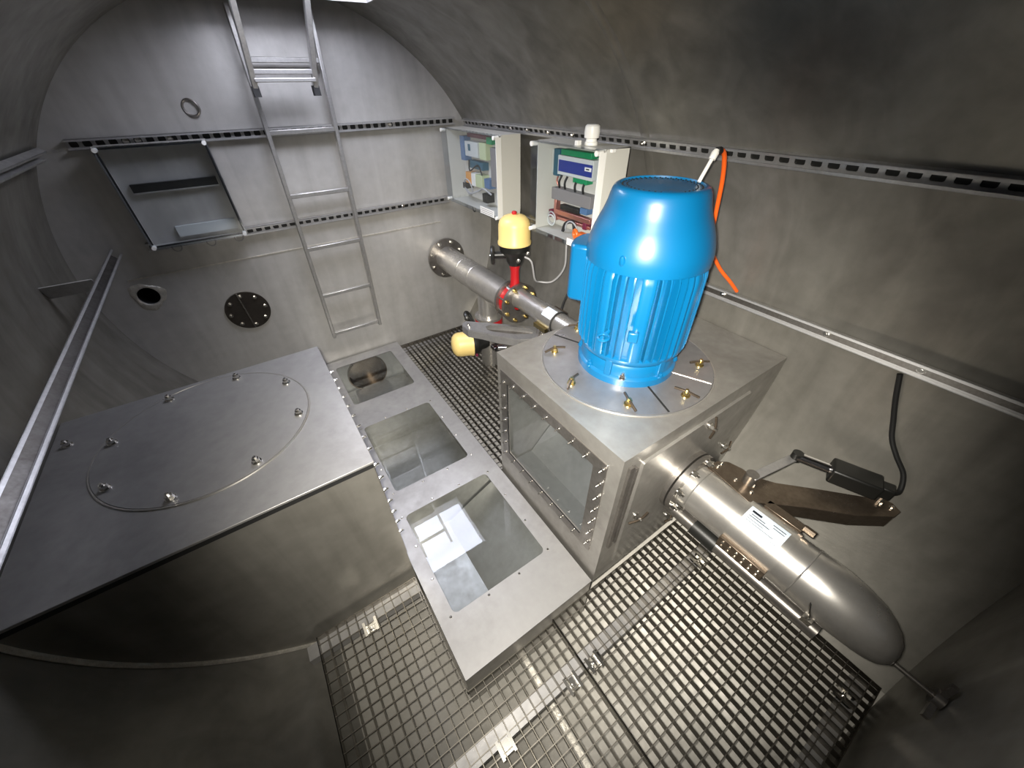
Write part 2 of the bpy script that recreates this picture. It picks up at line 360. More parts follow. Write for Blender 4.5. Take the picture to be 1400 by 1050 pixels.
# ------------------------------------------------------------------ motor housing
X0, X1, Y0, Y1, ZT, ZB = 0.737, 1.76, 0.455, 1.243, -0.97, -1.85
t = thing('pump_housing', 'stainless cube under the blue motor, riveted window in its left side', 'pump housing', (1.2, 0.85, ZB))
AX, AY = 1.176, 0.862      # motor axis
xr = shell_x(ZT, 1) - 0.006
Fz = lambda x, y: V(x, y, ZT)
MB().plate([Fz(X0, Y0), Fz(xr, Y0), Fz(xr, Y1), Fz(X0, Y1)], [circ((AX, AY), 0.21, Fz, 48)], (0, 0, -0.005)).build('top_plate', 'housing', t, smooth=20, bevel=0)
Fx = lambda y, z: V(X0, y, z)
wl = rrect(0.575, 1.155, -1.585, -1.105, 0.012, Fx)
MB().plate([Fx(Y0, ZB), Fx(Y1, ZB), Fx(Y1, ZT - 0.005), Fx(Y0, ZT - 0.005)], [wl], (0.005, 0, 0)).build('window_side', 'housing', t, smooth=20)
def hside(y):
    L = [V(X0 + 0.005, y, ZT - 0.005), V(X0 + 0.005, y, ZB)]
    for k in range(13):
        z = ZB + (ZT - 0.005 - ZB) * k / 12; L.append(V(min(shell_x(z, 1) - 0.006, 2), y, z))
    return L
MB().prism(hside(Y0), (0, 0.005, 0)).build('front_side', 'housing', t, smooth=20)
MB().prism(hside(Y1), (0, -0.005, 0)).build('rear_side', 'housing', t, smooth=20)
MB().box(X0 + 0.005, 1.36, Y0 + 0.006, Y1 - 0.006, -1.80, -1.79).build('inner_floor', 'sheet', t)
MB().prism([V(0.95, Y0 + 0.008, -1.79), V(0.95, Y1 - 0.008, -1.79), V(1.52, Y1 - 0.008, -1.2), V(1.52, Y0 + 0.008, -1.2)], (0.004, 0, 0.004)).build('inner_chute', 'sheet', t)
# window: gasket frame, pane, studs
mb = MB().plate(rrect(0.512, 1.213, -1.645, -1.05, 0.006, lambda y, z: V(X0 - 0.004, y, z)), [rrect(0.575, 1.155, -1.585, -1.105, 0.008, lambda y, z: V(X0 - 0.004, y, z))], (0.004, 0, 0))
wf = mb.build('window_frame', 'flange', t, smooth=20)
mb = MB()
for (y0, y1, z0, z1) in ((0.578, 1.152, -1.588, -1.580), (1.147, 1.156, -1.585, -1.105)): mb.box(X0 - 0.0055, X0 - 0.0035, y0, y1, z0, z1)
mb.build('gasket', 'rubber', wf)
MB().plate(rrect(0.56, 1.17, -1.60, -1.09, 0.006, lambda y, z: V(X0 + 0.006, y, z)), [], (0.004, 0, 0)).build('window_pane', 'clear', t, smooth=20)
studs = [(1.185, -1.11 - 0.083 * k) for k in range(7)] + [(0.529, -1.085 - 0.083 * k) for k in range(7)] + [(1.104 - 0.0815 * k, -1.607) for k in range(7)] + [(1.104 - 0.0815 * k, -1.085) for k in range(7)]
for y, z in studs:
    MB().cyl(V(X0 - 0.004, y, z), V(X0 - 0.007, y, z), 0.008, n=12).cyl(V(X0 - 0.007, y, z), V(X0 - 0.013, y, z), 0.006, n=6).cyl(V(X0 - 0.013, y, z), V(X0 - 0.026, y, z), 0.0028, n=8).build('stud', 'bolt', wf)
# mounting disc
d = MB().ringtube(V(AX, AY, ZT), V(AX, AY, ZT + 0.006), 0.366, 0.12, 96).build('mounting_disc', 'disc', t, smooth=30)
MB().torus(V(AX, AY, ZT + 0.001), (0, 0, 1), 0.371, 0.005, 96, 6).build('rim', 'pipe', d)
def rad(a, r, z): return V(AX + r * math.cos(math.radians(a)), AY + r * math.sin(math.radians(a)), z)
for a, mt in ((249, 'rubber'), (295, 'pipe'), (111, 'rubber')):
    MB().bar(rad(a, 0.20, ZT + 0.007), rad(a, 0.362, ZT + 0.007), 0.007, 0.003).build('joint', mt, d)
for k in range(8):
    a = 45 * k; p = rad(a, 0.315, ZT + 0.006)
    c = MB().hexbolt(p, (0, 0, 1), 0.013, 0.022).build('clamp_bolt', 'brass', d)
    q = rad(a + 8, 0.355, ZT + 0.016); q2 = rad(a - 12, 0.285, ZT + 0.030)
    MB().tube([rad(a - 3, 0.27, ZT + 0.026), p + Vector((0, 0, 0.022)), rad(a + 4, 0.358, ZT + 0.014)], 0.0055, 8).build('lever', 'brown', c)
# front face: bolted port plate
PX, PZ = 1.20, -1.385
pp = MB().plate(rrect(PX - 0.36, PX + 0.33, PZ - 0.36, PZ + 0.345, 0.01, lambda x, z: V(x, Y0 - 0.012, z)), [], (0, 0.012, 0)).build('port_plate', 'housing', t, smooth=20, bevel=0.002)
MB().box(X0 + 0.03, X0 + 0.05, Y0 - 0.012, Y0, -1.55, -1.02).box(X0 + 0.055, X0 + 0.065, Y0 - 0.018, Y0, -1.52, -1.03).build('stiffener', 'flange', t)
for dx, dz in ((0.04, 0.305), (-0.30, -0.03), (0.30, 0.02), (0.0, -0.30)):
    c = MB().hexbolt(V(PX + dx, Y0 - 0.012, PZ + dz), (0, -1, 0), 0.013, 0.022).build('clamp_bolt', 'bolt', pp)
    s = Vector((dx, 0, dz)).normalized()
    MB().tube([V(PX + dx, Y0 - 0.034, PZ + dz) - s * 0.05, V(PX + dx, Y0 - 0.036, PZ + dz), V(PX + dx, Y0 - 0.02, PZ + dz) + s * 0.05], 0.005, 8).build('lever', 'brown', c)

# ------------------------------------------------------------------ the blue motor
t = thing('electric_motor', 'large blue finned electric motor standing upright on the stainless cube', 'motor', (AX, AY, ZT + 0.006))
A0 = V(AX, AY, 0)
fl = MB().lathe(A0, (0, 0, 1), [(0.208, -0.964), (0.208, -0.935), (0.203, -0.930), (0.196, -0.925), (0.192, -0.890), (0.186, -0.880), (0.200, -0.868), (0.206, -0.855), (0.206, -0.845), (0.195, -0.838)], 72).build('mounting_flange', 'blue', t)
for k in range(8):
    a = 38 + 45 * k
    MB().hexbolt(rad(a, 0.199, -0.930), (0, 0, 1), 0.011, 0.02).build('bolt', 'bolt' if k % 3 == 1 else 'blue', fl)
for a in (200, 262, 320, 20):
    u = Vector((math.cos(math.radians(a)), math.sin(math.radians(a)), 0)); v = Vector((-u.y, u.x, 0))
    MB().hexa(rad(a, 0.193, -0.893), u * 0.012, v * 0.014, Vector((0, 0, 0.036))).build('lug', 'blue', fl, bevel=0.003)
# finned stator body
mb = MB().lathe(A0, (0, 0, 1), [(0.188, -0.845), (0.192, -0.835), (0.192, -0.50), (0.202, -0.48), (0.20, -0.46)], 72)
NF = 46; view_a = math.degrees(math.atan2(-AY, -AX)) % 360
pads = [(view_a + 8, 6), (view_a - 30, 5), (view_a + 58, 5), (view_a - 95, 6), (view_a + 120, 8), (view_a - 150, 8), (view_a + 175, 8)]
def isp(a): return any(abs((a - p + 180) % 360 - 180) < w + 1 for p, w in pads)
for k in range(NF):
    a = 360 * k / NF
    if isp(a): continue
    ua = math.radians(a); u = Vector((math.cos(ua), math.sin(ua), 0)); v = Vector((-u.y, u.x, 0))
    prof = [(0.186, -0.840), (0.217, -0.835), (0.2215, -0.82), (0.2225, -0.66), (0.2215, -0.54), (0.217, -0.512), (0.205, -0.492), (0.186, -0.49)]
    c = V(AX, AY, 0)
    L = [c + u * r + Vector((0, 0, z)) - v * 0.0028 for r, z in prof]
    mb.prism(L, v * 0.0056)
body = mb.build('finned_body', 'blue', t, smooth=30)
for a, w in pads:
    n = 6; prof = [(0.19, -0.84), (0.220, -0.835), (0.2235, -0.81), (0.2235, -0.53), (0.217, -0.505), (0.20, -0.49)]
    R = []
    for r, z in prof: R.append([rad(a - w + 2 * w * j / n, r - (0.004 if j in (0, n) else 0), z) for j in range(n + 1)])
    MB().rings(R, False, False, closed=False).build('rib_pad', 'blue', t, smooth=40)
def cbox(a, z, r, w, h, dep, nm, mat='blue'):
    ua = math.radians(a); u = Vector((math.cos(ua), math.sin(ua), 0)); v = Vector((-u.y, u.x, 0))
    return MB().hexa(rad(a, r, z), u * dep, v * w, Vector((0, 0, h))).build(nm, mat, t, bevel=0.004)
cbox(view_a + 3, -0.715, 0.232, 0.018, 0.020, 0.012, 'boss')
ea = view_a - 21
u = Vector((math.cos(math.radians(ea)), math.sin(math.radians(ea)), 0)); v = Vector((-u.y, u.x, 0))
e = MB().torus(rad(ea, 0.252, -0.735), (0.15 * u.x, 0.15 * u.y, 1), 0.021, 0.0055, 28, 8)
e.cyl(rad(ea, 0.215, -0.725), rad(ea, 0.236, -0.73), 0.010, n=14); e.build('lifting_eye', 'blue', t)
ea = view_a - 19
u = Vector((math.cos(math.radians(ea)), math.sin(math.radians(ea)), 0)); v = Vector((-u.y, u.x, 0))
MB().lathe(rad(ea, 0.20, -0.49), (u.x * 0.5, u.y * 0.5, 1), [(0.014, 0), (0.013, 0.03), (0.009, 0.05), (0.004, 0.058)], 16).build('lifting_lug', 'blue', t)
# fan cowl
mb = MB().lathe(A0, (0, 0, 1), [(0.214, -0.505), (0.222, -0.502), (0.2225, -0.47), (0.220, -0.452), (0.215, -0.43), (0.205, -0.40), (0.192, -0.37), (0.179, -0.343), (0.170, -0.318), (0.164, -0.295), (0.159, -0.278), (0.152, -0.267), (0.144, -0.262), (0.136, -0.261), (0.134, -0.267), (0.10, -0.266), (0.05, -0.264), (0.001, -0.263)], 96, c0=False, c1=False)
cw = mb.build('fan_cowl', 'blue', t, smooth=45)
mb = MB()
for r, n in ((0.127, 44), (0.112, 38)):
    for k in range(n):
        mb.cyl(rad(360 * k / n, r, -0.2672), rad(360 * k / n, r, -0.2645), 0.0033, n=6)
mb.build('vent_holes', 'hole', cw, smooth=0)
MB().lathe(V(AX - 0.06, AY - 0.09, -0.2665), (0, 0, 1), [(0.034, 0), (0.034, 0.003), (0.026, 0.0045), (0.001, 0.005)], 24).build('hub_cover', 'blue', cw)
p = rad(view_a - 2, 0.204, -0.405); n = Vector((math.cos(math.radians(view_a)), math.sin(math.radians(view_a)), 0.35))
MB().hexbolt(p, n, 0.007, 0.009).build('screw', 'flange', cw)
# terminal box
tb = Vector((-0.45, 0.893, 0)).normalized(); ts = Vector((-tb.y, tb.x, 0))
L = []
c = A0 + tb * 0.19
for k in range(13):
    a = PI * k / 12; L.append(c + tb * (0.062 + 0.036 * math.sin(a)) + ts * 0.085 * math.cos(a))
L = [c + ts * 0.085] + L + [c - ts * 0.085]
mb = MB().prism([q + Vector((0, 0, -0.70)) for q in L], (0, 0, 0.225)); tbx = mb.build('terminal_box', 'blue', t, bevel=0.012, smooth=40)
MB().cyl(c + tb * 0.05 + Vector((0, 0, -0.70)), c + tb * 0.05 + Vector((0, 0, -0.735)), 0.024, 0.018, 16).build('cable_gland', 'rubber', tbx)

# orange cable with its gland
t = thing('orange_cable', 'orange cable looping from the motor top down to the wall rail', 'cable', (1.37, 0.86, -0.26))
O1 = (1.286, 0.802, -0.262)
MB().cyl(V(*O1), V(1.33, 0.80, -0.185), 0.006, n=10).lathe(V(1.322, 0.80, -0.20), (0.45, 0, 0.9), [(0.011, 0), (0.012, 0.02), (0.008, 0.03)], 12).build('white_plug', 'white', t)
MB().cyl(V(1.338, 0.80, -0.178), V(1.356, 0.80, -0.178), 0.012, n=12).build('black_boot', 'rubber', t)
MB().tube([V(1.345, 0.80, -0.175), V(1.385, 0.80, -0.19), V(1.43, 0.805, -0.27), V(1.475, 0.815, -0.40), V(1.53, 0.83, -0.52), V(1.62, 0.81, -0.63), V(1.69, 0.77, -0.705), V(1.735, 0.75, -0.752)], 0.0075, 10).build('sheath', 'orange', t)

# ------------------------------------------------------------------ strut channels
def strut(p, q, nrm, name, label, group=None, pitch=0.05, boltpos=(), w=0.046, d=0.030, slots=True, mat='rail'):
    p = Vector(p); q = Vector(q); L = (q - p).length; e = (q - p).normalized(); n = Vector(nrm); n = (n - e * n.dot(e)).normalized(); s = e.cross(n)
    base = p.copy(); t = bpy.data.objects.new(name, None); C.objects.link(t); t.location = p; t['label'] = label; t['category'] = 'mounting rail'; t['group'] = group or 'slotted mounting rails'
    th = 0.0025
    mb = MB(); c = (p + q) / 2
    for sg in (-1, 1):
        mb.hexa(c + s * sg * (w / 2 - th / 2) + n * d / 2, e * L / 2, s * th / 2, n * d / 2)
        mb.hexa(c + s * sg * (w / 2 - 0.005) + n * (d - th / 2), e * L / 2, s * 0.005, n * th / 2)
        mb.hexa(c + s * sg * (w / 2 - 0.0045) + n * th / 2, e * L / 2, s * 0.0045, n * th / 2)
    mb.build('channel', mat, t, smooth=20)
    f = lambda a, b: p + e * a + s * b
    if slots:
        H = []; x = pitch / 2; hw = w / 2 - 0.008 - 0.003
        while x < L - pitch * 0.4:
            H.append(rrect(x - pitch * 0.33, x + pitch * 0.33, -hw, hw, 0.006, f, 3)); x += pitch
        MB().plate([f(0, -w / 2 + 0.009), f(L, -w / 2 + 0.009), f(L, w / 2 - 0.009), f(0, w / 2 - 0.009)], H, n * th).build('slotted_web', mat, t, smooth=20)
        MB().hexa(c - n * 0.0035, e * (L / 2), s * (w / 2 - 0.004), n * 0.0015).build('slot_shade', 'black', t)  # added black sheet for the shade in the gap behind the slots
    else:
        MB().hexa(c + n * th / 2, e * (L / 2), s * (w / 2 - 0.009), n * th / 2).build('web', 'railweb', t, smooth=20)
    for b in boltpos:
        MB().hexbolt(p + e * b + n * th, n, 0.010, 0.012).build('bolt', 'bolt', t)
    return t
strut(V(-0.60, 2.99, -0.200), V(1.50, 2.99, -0.200), (0, -1, 0), 'mounting_rail', 'slotted steel rail across the far end plate behind the ladder, upper one', boltpos=(0.225, 0.275, 0.41, 1.62))
strut(V(-0.54, 2.99, -0.705), V(1.38, 2.99, -0.705), (0, -1, 0), 'mounting_rail', 'slotted steel rail across the far end plate, lower one under the clear box', boltpos=(1.55,))
def wallrail(z, side, y0, y1, off=0.012, **k):
    x = shell_x(z, side); n = Vector((TX - x, 0, TZ - z)).normalized()
    p = V(x, y0, z) + n * off; q = V(x, y1, z) + n * off
    return strut(p, q, n if 'n' not in k else k.pop('n'), **k)
wallrail(-0.207, 1, 2.97, -0.46, off=0.005, d=0.020, name='mounting_rail', label='slotted steel rail along the right wall above the blue motor', pitch=0.05, boltpos=(0.25, 0.45, 0.62, 0.8, 1.0, 1.2, 1.67), n=Vector((-0.95, 0, -0.3)))
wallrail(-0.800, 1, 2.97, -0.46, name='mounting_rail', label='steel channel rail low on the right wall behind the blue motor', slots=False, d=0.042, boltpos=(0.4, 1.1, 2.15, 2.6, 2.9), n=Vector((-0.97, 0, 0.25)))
wallrail(-0.212, -1, 2.93, 0.2, name='mounting_rail', label='slotted steel rail high on the left wall, entering at the left picture edge', pitch=0.05, boltpos=(0.4,))
# left lower twin rail on stand-off brackets
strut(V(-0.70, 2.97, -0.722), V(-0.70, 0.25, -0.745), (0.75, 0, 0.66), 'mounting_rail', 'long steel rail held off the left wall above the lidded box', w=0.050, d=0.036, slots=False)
for y, lb in ((2.53, 'flat steel bracket holding the left rail near the far end plate'),):
    o = MB().bar(V(shell_x(-0.76, -1) + 0.004, y, -0.72), V(-0.715, y, -0.722), 0.085, 0.004, up=(0, 0.8, 0.6)).build('rail_bracket', 'rail'); tag(o, lb, 'bracket')

# ------------------------------------------------------------------ electrical enclosures
def enclosure(name, label, xf, xb, y0, y1, z0, z1, wall='x'):
    """open-fronted box; the lid faces -x"""
    t = thing(name, label, 'electrical enclosure', ((xf + xb) / 2, (y0 + y1) / 2, z0))
    th = 0.004; mb = MB(); xo = xf + 0.045
    mb.box(xo, xb, y0, y0 + th, z0, z1); mb.box(xo, xb, y1 - th, y1, z0, z1); mb.box(xo, xb, y0, y1, z1 - th, z1); mb.box(xo, xb, y0, y1, z0, z0 + th); mb.box(xb - th, xb, y0, y1, z0, z1)
    mb.build('body', 'abs', t, smooth=20, bevel=0.0015)
    MB().box(xb - 0.02, xb - 0.012, y0 + 0.02, y1 - 0.02, z0 + 0.02, z1 - 0.02).build('mounting_plate', 'absin', t)
    mb = MB(); g = 0.0005
    f = lambda y, z: V(xf, y, z)
    mb.plate(rrect(y0, y1, z0, z1, 0.012, f), [], (0.004, 0, 0))
    mb.box(xf + 0.004, xo - 0.001, y1 - 0.004, y1, z0 + 0.012, z1 - 0.012); mb.box(xf + 0.004, xo - 0.001, y0 + 0.012, y1 - 0.012, z1 - 0.004, z1); mb.box(xf + 0.004, xo - 0.001, y0 + 0.012, y1 - 0.012, z0, z0 + 0.004)
    mb.build('clear_lid', 'clear2', t, smooth=30)
    MB().box(xf + 0.006, xo - 0.001, y0, y0 + 0.004, z0 + 0.01, z1 - 0.01).build('lid_edge', 'white', t)
    for y in (y0 + 0.012, y1 - 0.012):
        for z in (z0 + 0.012, z1 - 0.012):
            MB().cyl(V(xf - 0.006, y, z), V(xf + 0.03, y, z), 0.011, n=16).build('lid_screw', 'white', t)
    return t
def item(t, nm, mat, x0, x1, y0, y1, z0, z1, bev=0.002):
    return MB().box(x0, x1, min(y0, y1), max(y0, y1), min(z0, z1), max(z0, z1)).build(nm, mat, t, bevel=bev)
# nearer box: controller
xf, xb = 1.325, 1.515
t = enclosure('electrical_enclosure', 'grey box with clear lid showing navy controller, nearest the blue motor', xf, xb, 1.312, 1.80, -0.655, -0.222)
xi = 1.44
m = item(t, 'controller', 'modgrey', xi, xb - 0.02, 1.455, 1.715, -0.372, -0.285)
item(m, 'face_label', 'navy', xi - 0.003, xi, 1.458, 1.705, -0.356, -0.304, 0)
item(m, 'white_sticker', 'white', xi - 0.0045, xi - 0.003, 1.462, 1.507, -0.332, -0.316, 0)
item(m, 'sticker_text', 'ink', xi - 0.005, xi - 0.0045, 1.475, 1.498, -0.327, -0.321, 0)
item(t, 'terminal_block', 'green', xi + 0.005, xb - 0.02, 1.48, 1.70, -0.283, -0.258)
item(t, 'terminal_block', 'green', xi + 0.008, xb - 0.02, 1.50, 1.60, -0.396, -0.372)
item(t, 'module', 'teal', xi + 0.012, xb - 0.02, 1.722, 1.765, -0.385, -0.262)
item(t, 'module', 'modgrey', xi + 0.02, xb - 0.02, 1.77, 1.79, -0.38, -0.268)
item(t, 'wiring_duct', 'duct', xi, xb - 0.02, 1.45, 1.755, -0.497, -0.440)
item(t, 'busbar', 'copper', xi + 0.01, xb - 0.03, 1.45, 1.735, -0.572, -0.548)
item(t, 'busbar', 'copper', xi + 0.012, xb - 0.03, 1.726, 1.744, -0.61, -0.499)
item(t, 'busbar', 'copper', xi + 0.016, xb - 0.03, 1.45, 1.73, -0.60, -0.585)
item(t, 'relay', 'purple', xi + 0.01, xb - 0.02, 1.815 - 0.03, 1.80 - 0.03, -0.60, -0.56)
item(t, 'relay', 'purple', xi + 0.01, xb - 0.02, 1.475, 1.50, -0.605, -0.57)
item(t, 'component', 'blucmp', xi + 0.01, xb - 0.02, 1.48, 1.53, -0.533, -0.502)
item(t, 'component', 'black', xi + 0.02, xb - 0.02, 1.55, 1.70, -0.545, -0.52)
for y in (1.70, 1.655, 1.575, 1.515):
    MB().tube([V(xi + 0.02, y, -0.378), V(xi + 0.008, y + 0.005, -0.41), V(xi + 0.02, y + 0.01, -0.445)], 0.006, 8).build('wire', 'rubber', t)
MB().tube([V(xi + 0.02, 1.73, -0.385), V(xi + 0.01, 1.725, -0.41), V(xi + 0.02, 1.705, -0.445)], 0.005, 8).build('wire', 'copper', t)
MB().torus(V(xi + 0.01, 1.755, -0.60), (1, 0, 0.1), 0.032, 0.0045, 30, 8).build('wire_loop', 'greycable', t)
MB().torus(V(xi - 0.01, 1.735, -0.605), (1, 0.1, 0.1), 0.028, 0.004, 30, 8).build('wire_loop', 'green' if 0 else 'modgrey', t)
MB().torus(V(xi, 1.57, -0.63), (1, 0, 0.1), 0.05, 0.004, 24, 8, 0, PI).build('wire_loop', 'greycable', t)
MB().tube([V(xi, 1.64, -0.645), V(xi, 1.62, -0.60), V(xi + 0.01, 1.575, -0.585), V(xi + 0.01, 1.56, -0.62)], 0.009, 8).build('wire_bundle', 'rubber', t)
MB().torus(V(xi - 0.02, 1.515, -0.628), (1, -0.3, 0.1), 0.020, 0.009, 24, 8).build('orange_connector', 'orangebox', t)
item(t, 'orange_connector', 'orangebox', xi - 0.03, xi + 0.01, 1.455, 1.50, -0.65, -0.615, 0.003)
item(t, 'lid_label', 'white', xf - 0.0035, xf - 0.002, 1.355, 1.47, -0.650, -0.617, 0)
# cable gland on top
g = MB().lathe(V(1.43, 1.475, -0.222), (0, 0, 1), [(0.030, 0), (0.030, 0.012), (0.026, 0.014), (0.024, 0.024), (0.034, 0.028), (0.036, 0.05), (0.033, 0.072), (0.026, 0.078), (0.001, 0.079)], 12).build('cable_gland', 'white', t)
item(t, 'vent_plug', 'white', 1.36, 1.385, 1.49, 1.51, -0.222, -0.202)
for (y, z) in ((1.82, -0.65), (1.30, -0.225)):
    MB().bar(V(xf + 0.06, y, z), V(xf + 0.06, y + (0.015 if y > 1.5 else -0.015), z), 0.02, 0.012).build('wall_lug', 'white', t)
# farther box
xf, xb = 1.362, 1.546
t = enclosure('electrical_enclosure', 'grey box with clear lid over tangled parts, in the corner by the end plate', xf, xb, 2.205, 2.935, -0.70, -0.232)
xi = 1.47
item(t, 'module', 'blucmp', xi, xb - 0.02, 2.80, 2.86, -0.43, -0.28)
item(t, 'module', 'modgrey', xi - 0.005, xb - 0.02, 2.60, 2.78, -0.395, -0.305)
item(t, 'module', 'lime', xi, xb - 0.02, 2.50, 2.585, -0.40, -0.30)
item(t, 'module_face', 'teal', xi - 0.008, xi - 0.005, 2.70, 2.73, -0.36, -0.32, 0)
item(t, 'terminal_block', 'green', xi - 0.01, xb - 0.02, 2.40, 2.47, -0.30, -0.262)
item(t, 'terminal_block', 'purple', xi + 0.03, xb - 0.02, 2.40, 2.80, -0.285, -0.262)
item(t, 'module', 'duct', xi + 0.01, xb - 0.02, 2.36, 2.46, -0.55, -0.32)
item(t, 'module', 'teal', xi + 0.005, xb - 0.02, 2.56, 2.76, -0.468, -0.42)
item(t, 'relay', 'amber', xi - 0.005, xb - 0.02, 2.72, 2.80, -0.572, -0.498)
item(t, 'relay', 'white', xi - 0.006, xb - 0.02, 2.66, 2.715, -0.58, -0.495)
item(t, 'relay', 'lime', xi - 0.005, xb - 0.02, 2.56, 2.655, -0.578, -0.498)
item(t, 'relay', 'blucmp', xi, xb - 0.02, 2.47, 2.54, -0.57, -0.51)
item(t, 'plug', 'black', xi - 0.01, xb - 0.02, 2.50, 2.56, -0.665, -0.605)
item(t, 'plug', 'black', xi - 0.01, xb - 0.02, 2.80, 2.85, -0.615, -0.575)
MB().torus(V(xi, 2.78, -0.60), (1, 0, 0.2), 0.055, 0.005, 30, 8).build('wire_loop', 'greycable', t)
MB().tube([V(xi, 2.85, -0.60), V(xi - 0.02, 2.72, -0.63), V(xi, 2.62, -0.60), V(xi - 0.02, 2.52, -0.57), V(xi, 2.45, -0.60)], 0.006, 8).build('wire', 'greycable', t)
MB().tube([V(xi, 2.74, -0.42), V(xi - 0.02, 2.70, -0.48), V(xi, 2.62, -0.44), V(xi - 0.01, 2.55, -0.49)], 0.005, 8).build('wire', 'rubber', t)
o = item(t, 'lid_label', 'white', xf - 0.0035, xf - 0.002, 2.24, 2.42, -0.692, -0.648, 0)
for k in range(3): item(o, 'label_line', 'duct', xf - 0.0042, xf - 0.0036, 2.255, 2.41, -0.684 + 0.012 * k, -0.681 + 0.012 * k, 0)
MB().torus(V(1.44, 2.66, -0.722), (1, 0, 0), 0.022, 0.005, 20, 6).build('cable_gland', 'black', t)
# clear box on the end plate
t = thing('junction_box', 'empty grey box with clear lid on the end plate, left of the ladder', 'electrical enclosure', (-0.27, 2.92, -0.70))
x0, x1, y0, y1, z0, z1 = -0.503, -0.036, 2.845, 2.958, -0.695, -0.207; th = 0.004
mb = MB(); yo = y0 + 0.03
mb.box(x0, x0 + th, yo, y1, z0, z1); mb.box(x1 - th, x1, yo, y1, z0, z1); mb.box(x0, x1, yo, y1, z1 - th, z1); mb.box(x0, x1, yo, y1, z0, z0 + th); mb.box(x0, x1, y1 - th, y1, z0, z1)
mb.build('body', 'end', t, smooth=20, bevel=0.002)
MB().plate(rrect(x0, x1, z0, z1, 0.018, lambda x, z: V(x, y0, z)), [], (0, 0.005, 0)).build('clear_lid', 'clear2', t, smooth=30)
MB().plate(rrect(x0, x1, z0, z1, 0.018, lambda x, z: V(x, y0 + 0.006, z)), [rrect(x0 + 0.008, x1 - 0.008, z0 + 0.008, z1 - 0.008, 0.014, lambda x, z: V(x, y0 + 0.006, z))], (0, 0.023, 0)).build('lid_rim', 'clear2', t, smooth=30)
MB().plate(rrect(x0 + 0.006, x1 - 0.006, z0 + 0.006, z1 - 0.006, 0.014, lambda x, z: V(x, y0 + 0.029, z)), [rrect(x0 + 0.014, x1 - 0.014, z0 + 0.014, z1 - 0.014, 0.01, lambda x, z: V(x, y0 + 0.029, z))], (0, 0.004, 0)).build('gasket', 'rubber', t)
MB().box(x0 + 0.05, x1 - 0.03, y1 - 0.03, y1 - 0.006, -0.425, -0.385).build('din_rail', 'black', t)
MB().box(x0 + 0.05, x1 - 0.03, y1 - 0.034, y1 - 0.03, -0.43, -0.424).build('rail_lip', 'rail', t)
MB().box(x0 + 0.14, x1 - 0.03, y1 - 0.03, y1 - 0.006, -0.665, -0.61).build('terminal_strip', 'modgrey', t)
for x in (-0.40, -0.23, -0.085): MB().torus(V(x, 2.90, z0 - 0.016), (0, 1, 0), 0.022, 0.004, 20, 6).build('cable_gland', 'greyarm', t)
for x in (x0 + 0.012, x1 - 0.012):
    for z in (z0 + 0.012, z1 - 0.012): MB().cyl(V(x, y0 - 0.006, z), V(x, y0 + 0.03, z), 0.010, n=14).build('lid_screw', 'white', t)

# ------------------------------------------------------------------ ladders
def ladder(name, label, bl, br, tl, tr, rungs, rw=0.022, rd=0.05, rungh=0.024, step=False):
    t = bpy.data.objects.new(name, None); C.objects.link(t); t.location = (V(*bl) + V(*br)) / 2; t['label'] = label; t['category'] = 'ladder'; t['group'] = 'ladder sections'
    for a, b in ((bl, tl), (br, tr)): MB().bar(V(*a), V(*b), rw, rd, up=(0, -1, 0)).build('stile', 'alu', t, bevel=0.003)
    for z in rungs:
        f = (z - bl[2]) / (tl[2] - bl[2]); p = V(*bl).lerp(V(*tl), f); q = V(*br).lerp(V(*tr), f)
        MB().bar(p, q, 0.03 if not step else 0.05, rungh).build('rung', 'alu', t, bevel=0.003)
    return t
t = ladder('ladder', 'aluminium ladder section standing against the far end plate', (0.235, 2.925, -1.555), (0.602, 2.925, -1.555), (0.287, 2.925, 0.33), (0.672, 2.925, 0.33), (-1.525, -1.208, -0.865, -0.535, -0.20, 0.12))
t = ladder('ladder', 'shorter ladder section leaning up through the manhole, broad step at its foot', (0.277, 2.80, 0.0), (0.574, 2.80, 0.0), (0.318, 2.44, 0.80), (0.660, 2.44, 0.80), (0.068, 0.35, 0.62), rw=0.026, rd=0.045, rungh=0.022)
MB().bar(V(0.282, 2.775, 0.034), V(0.578, 2.775, 0.034), 0.045, 0.018).build('foot_step', 'alu', t, bevel=0.003)
for x in (0.277, 0.574): MB().box(x - 0.016, x + 0.016, 2.775, 2.825, -0.035, 0.01).build('rubber_foot', 'rubber', t)

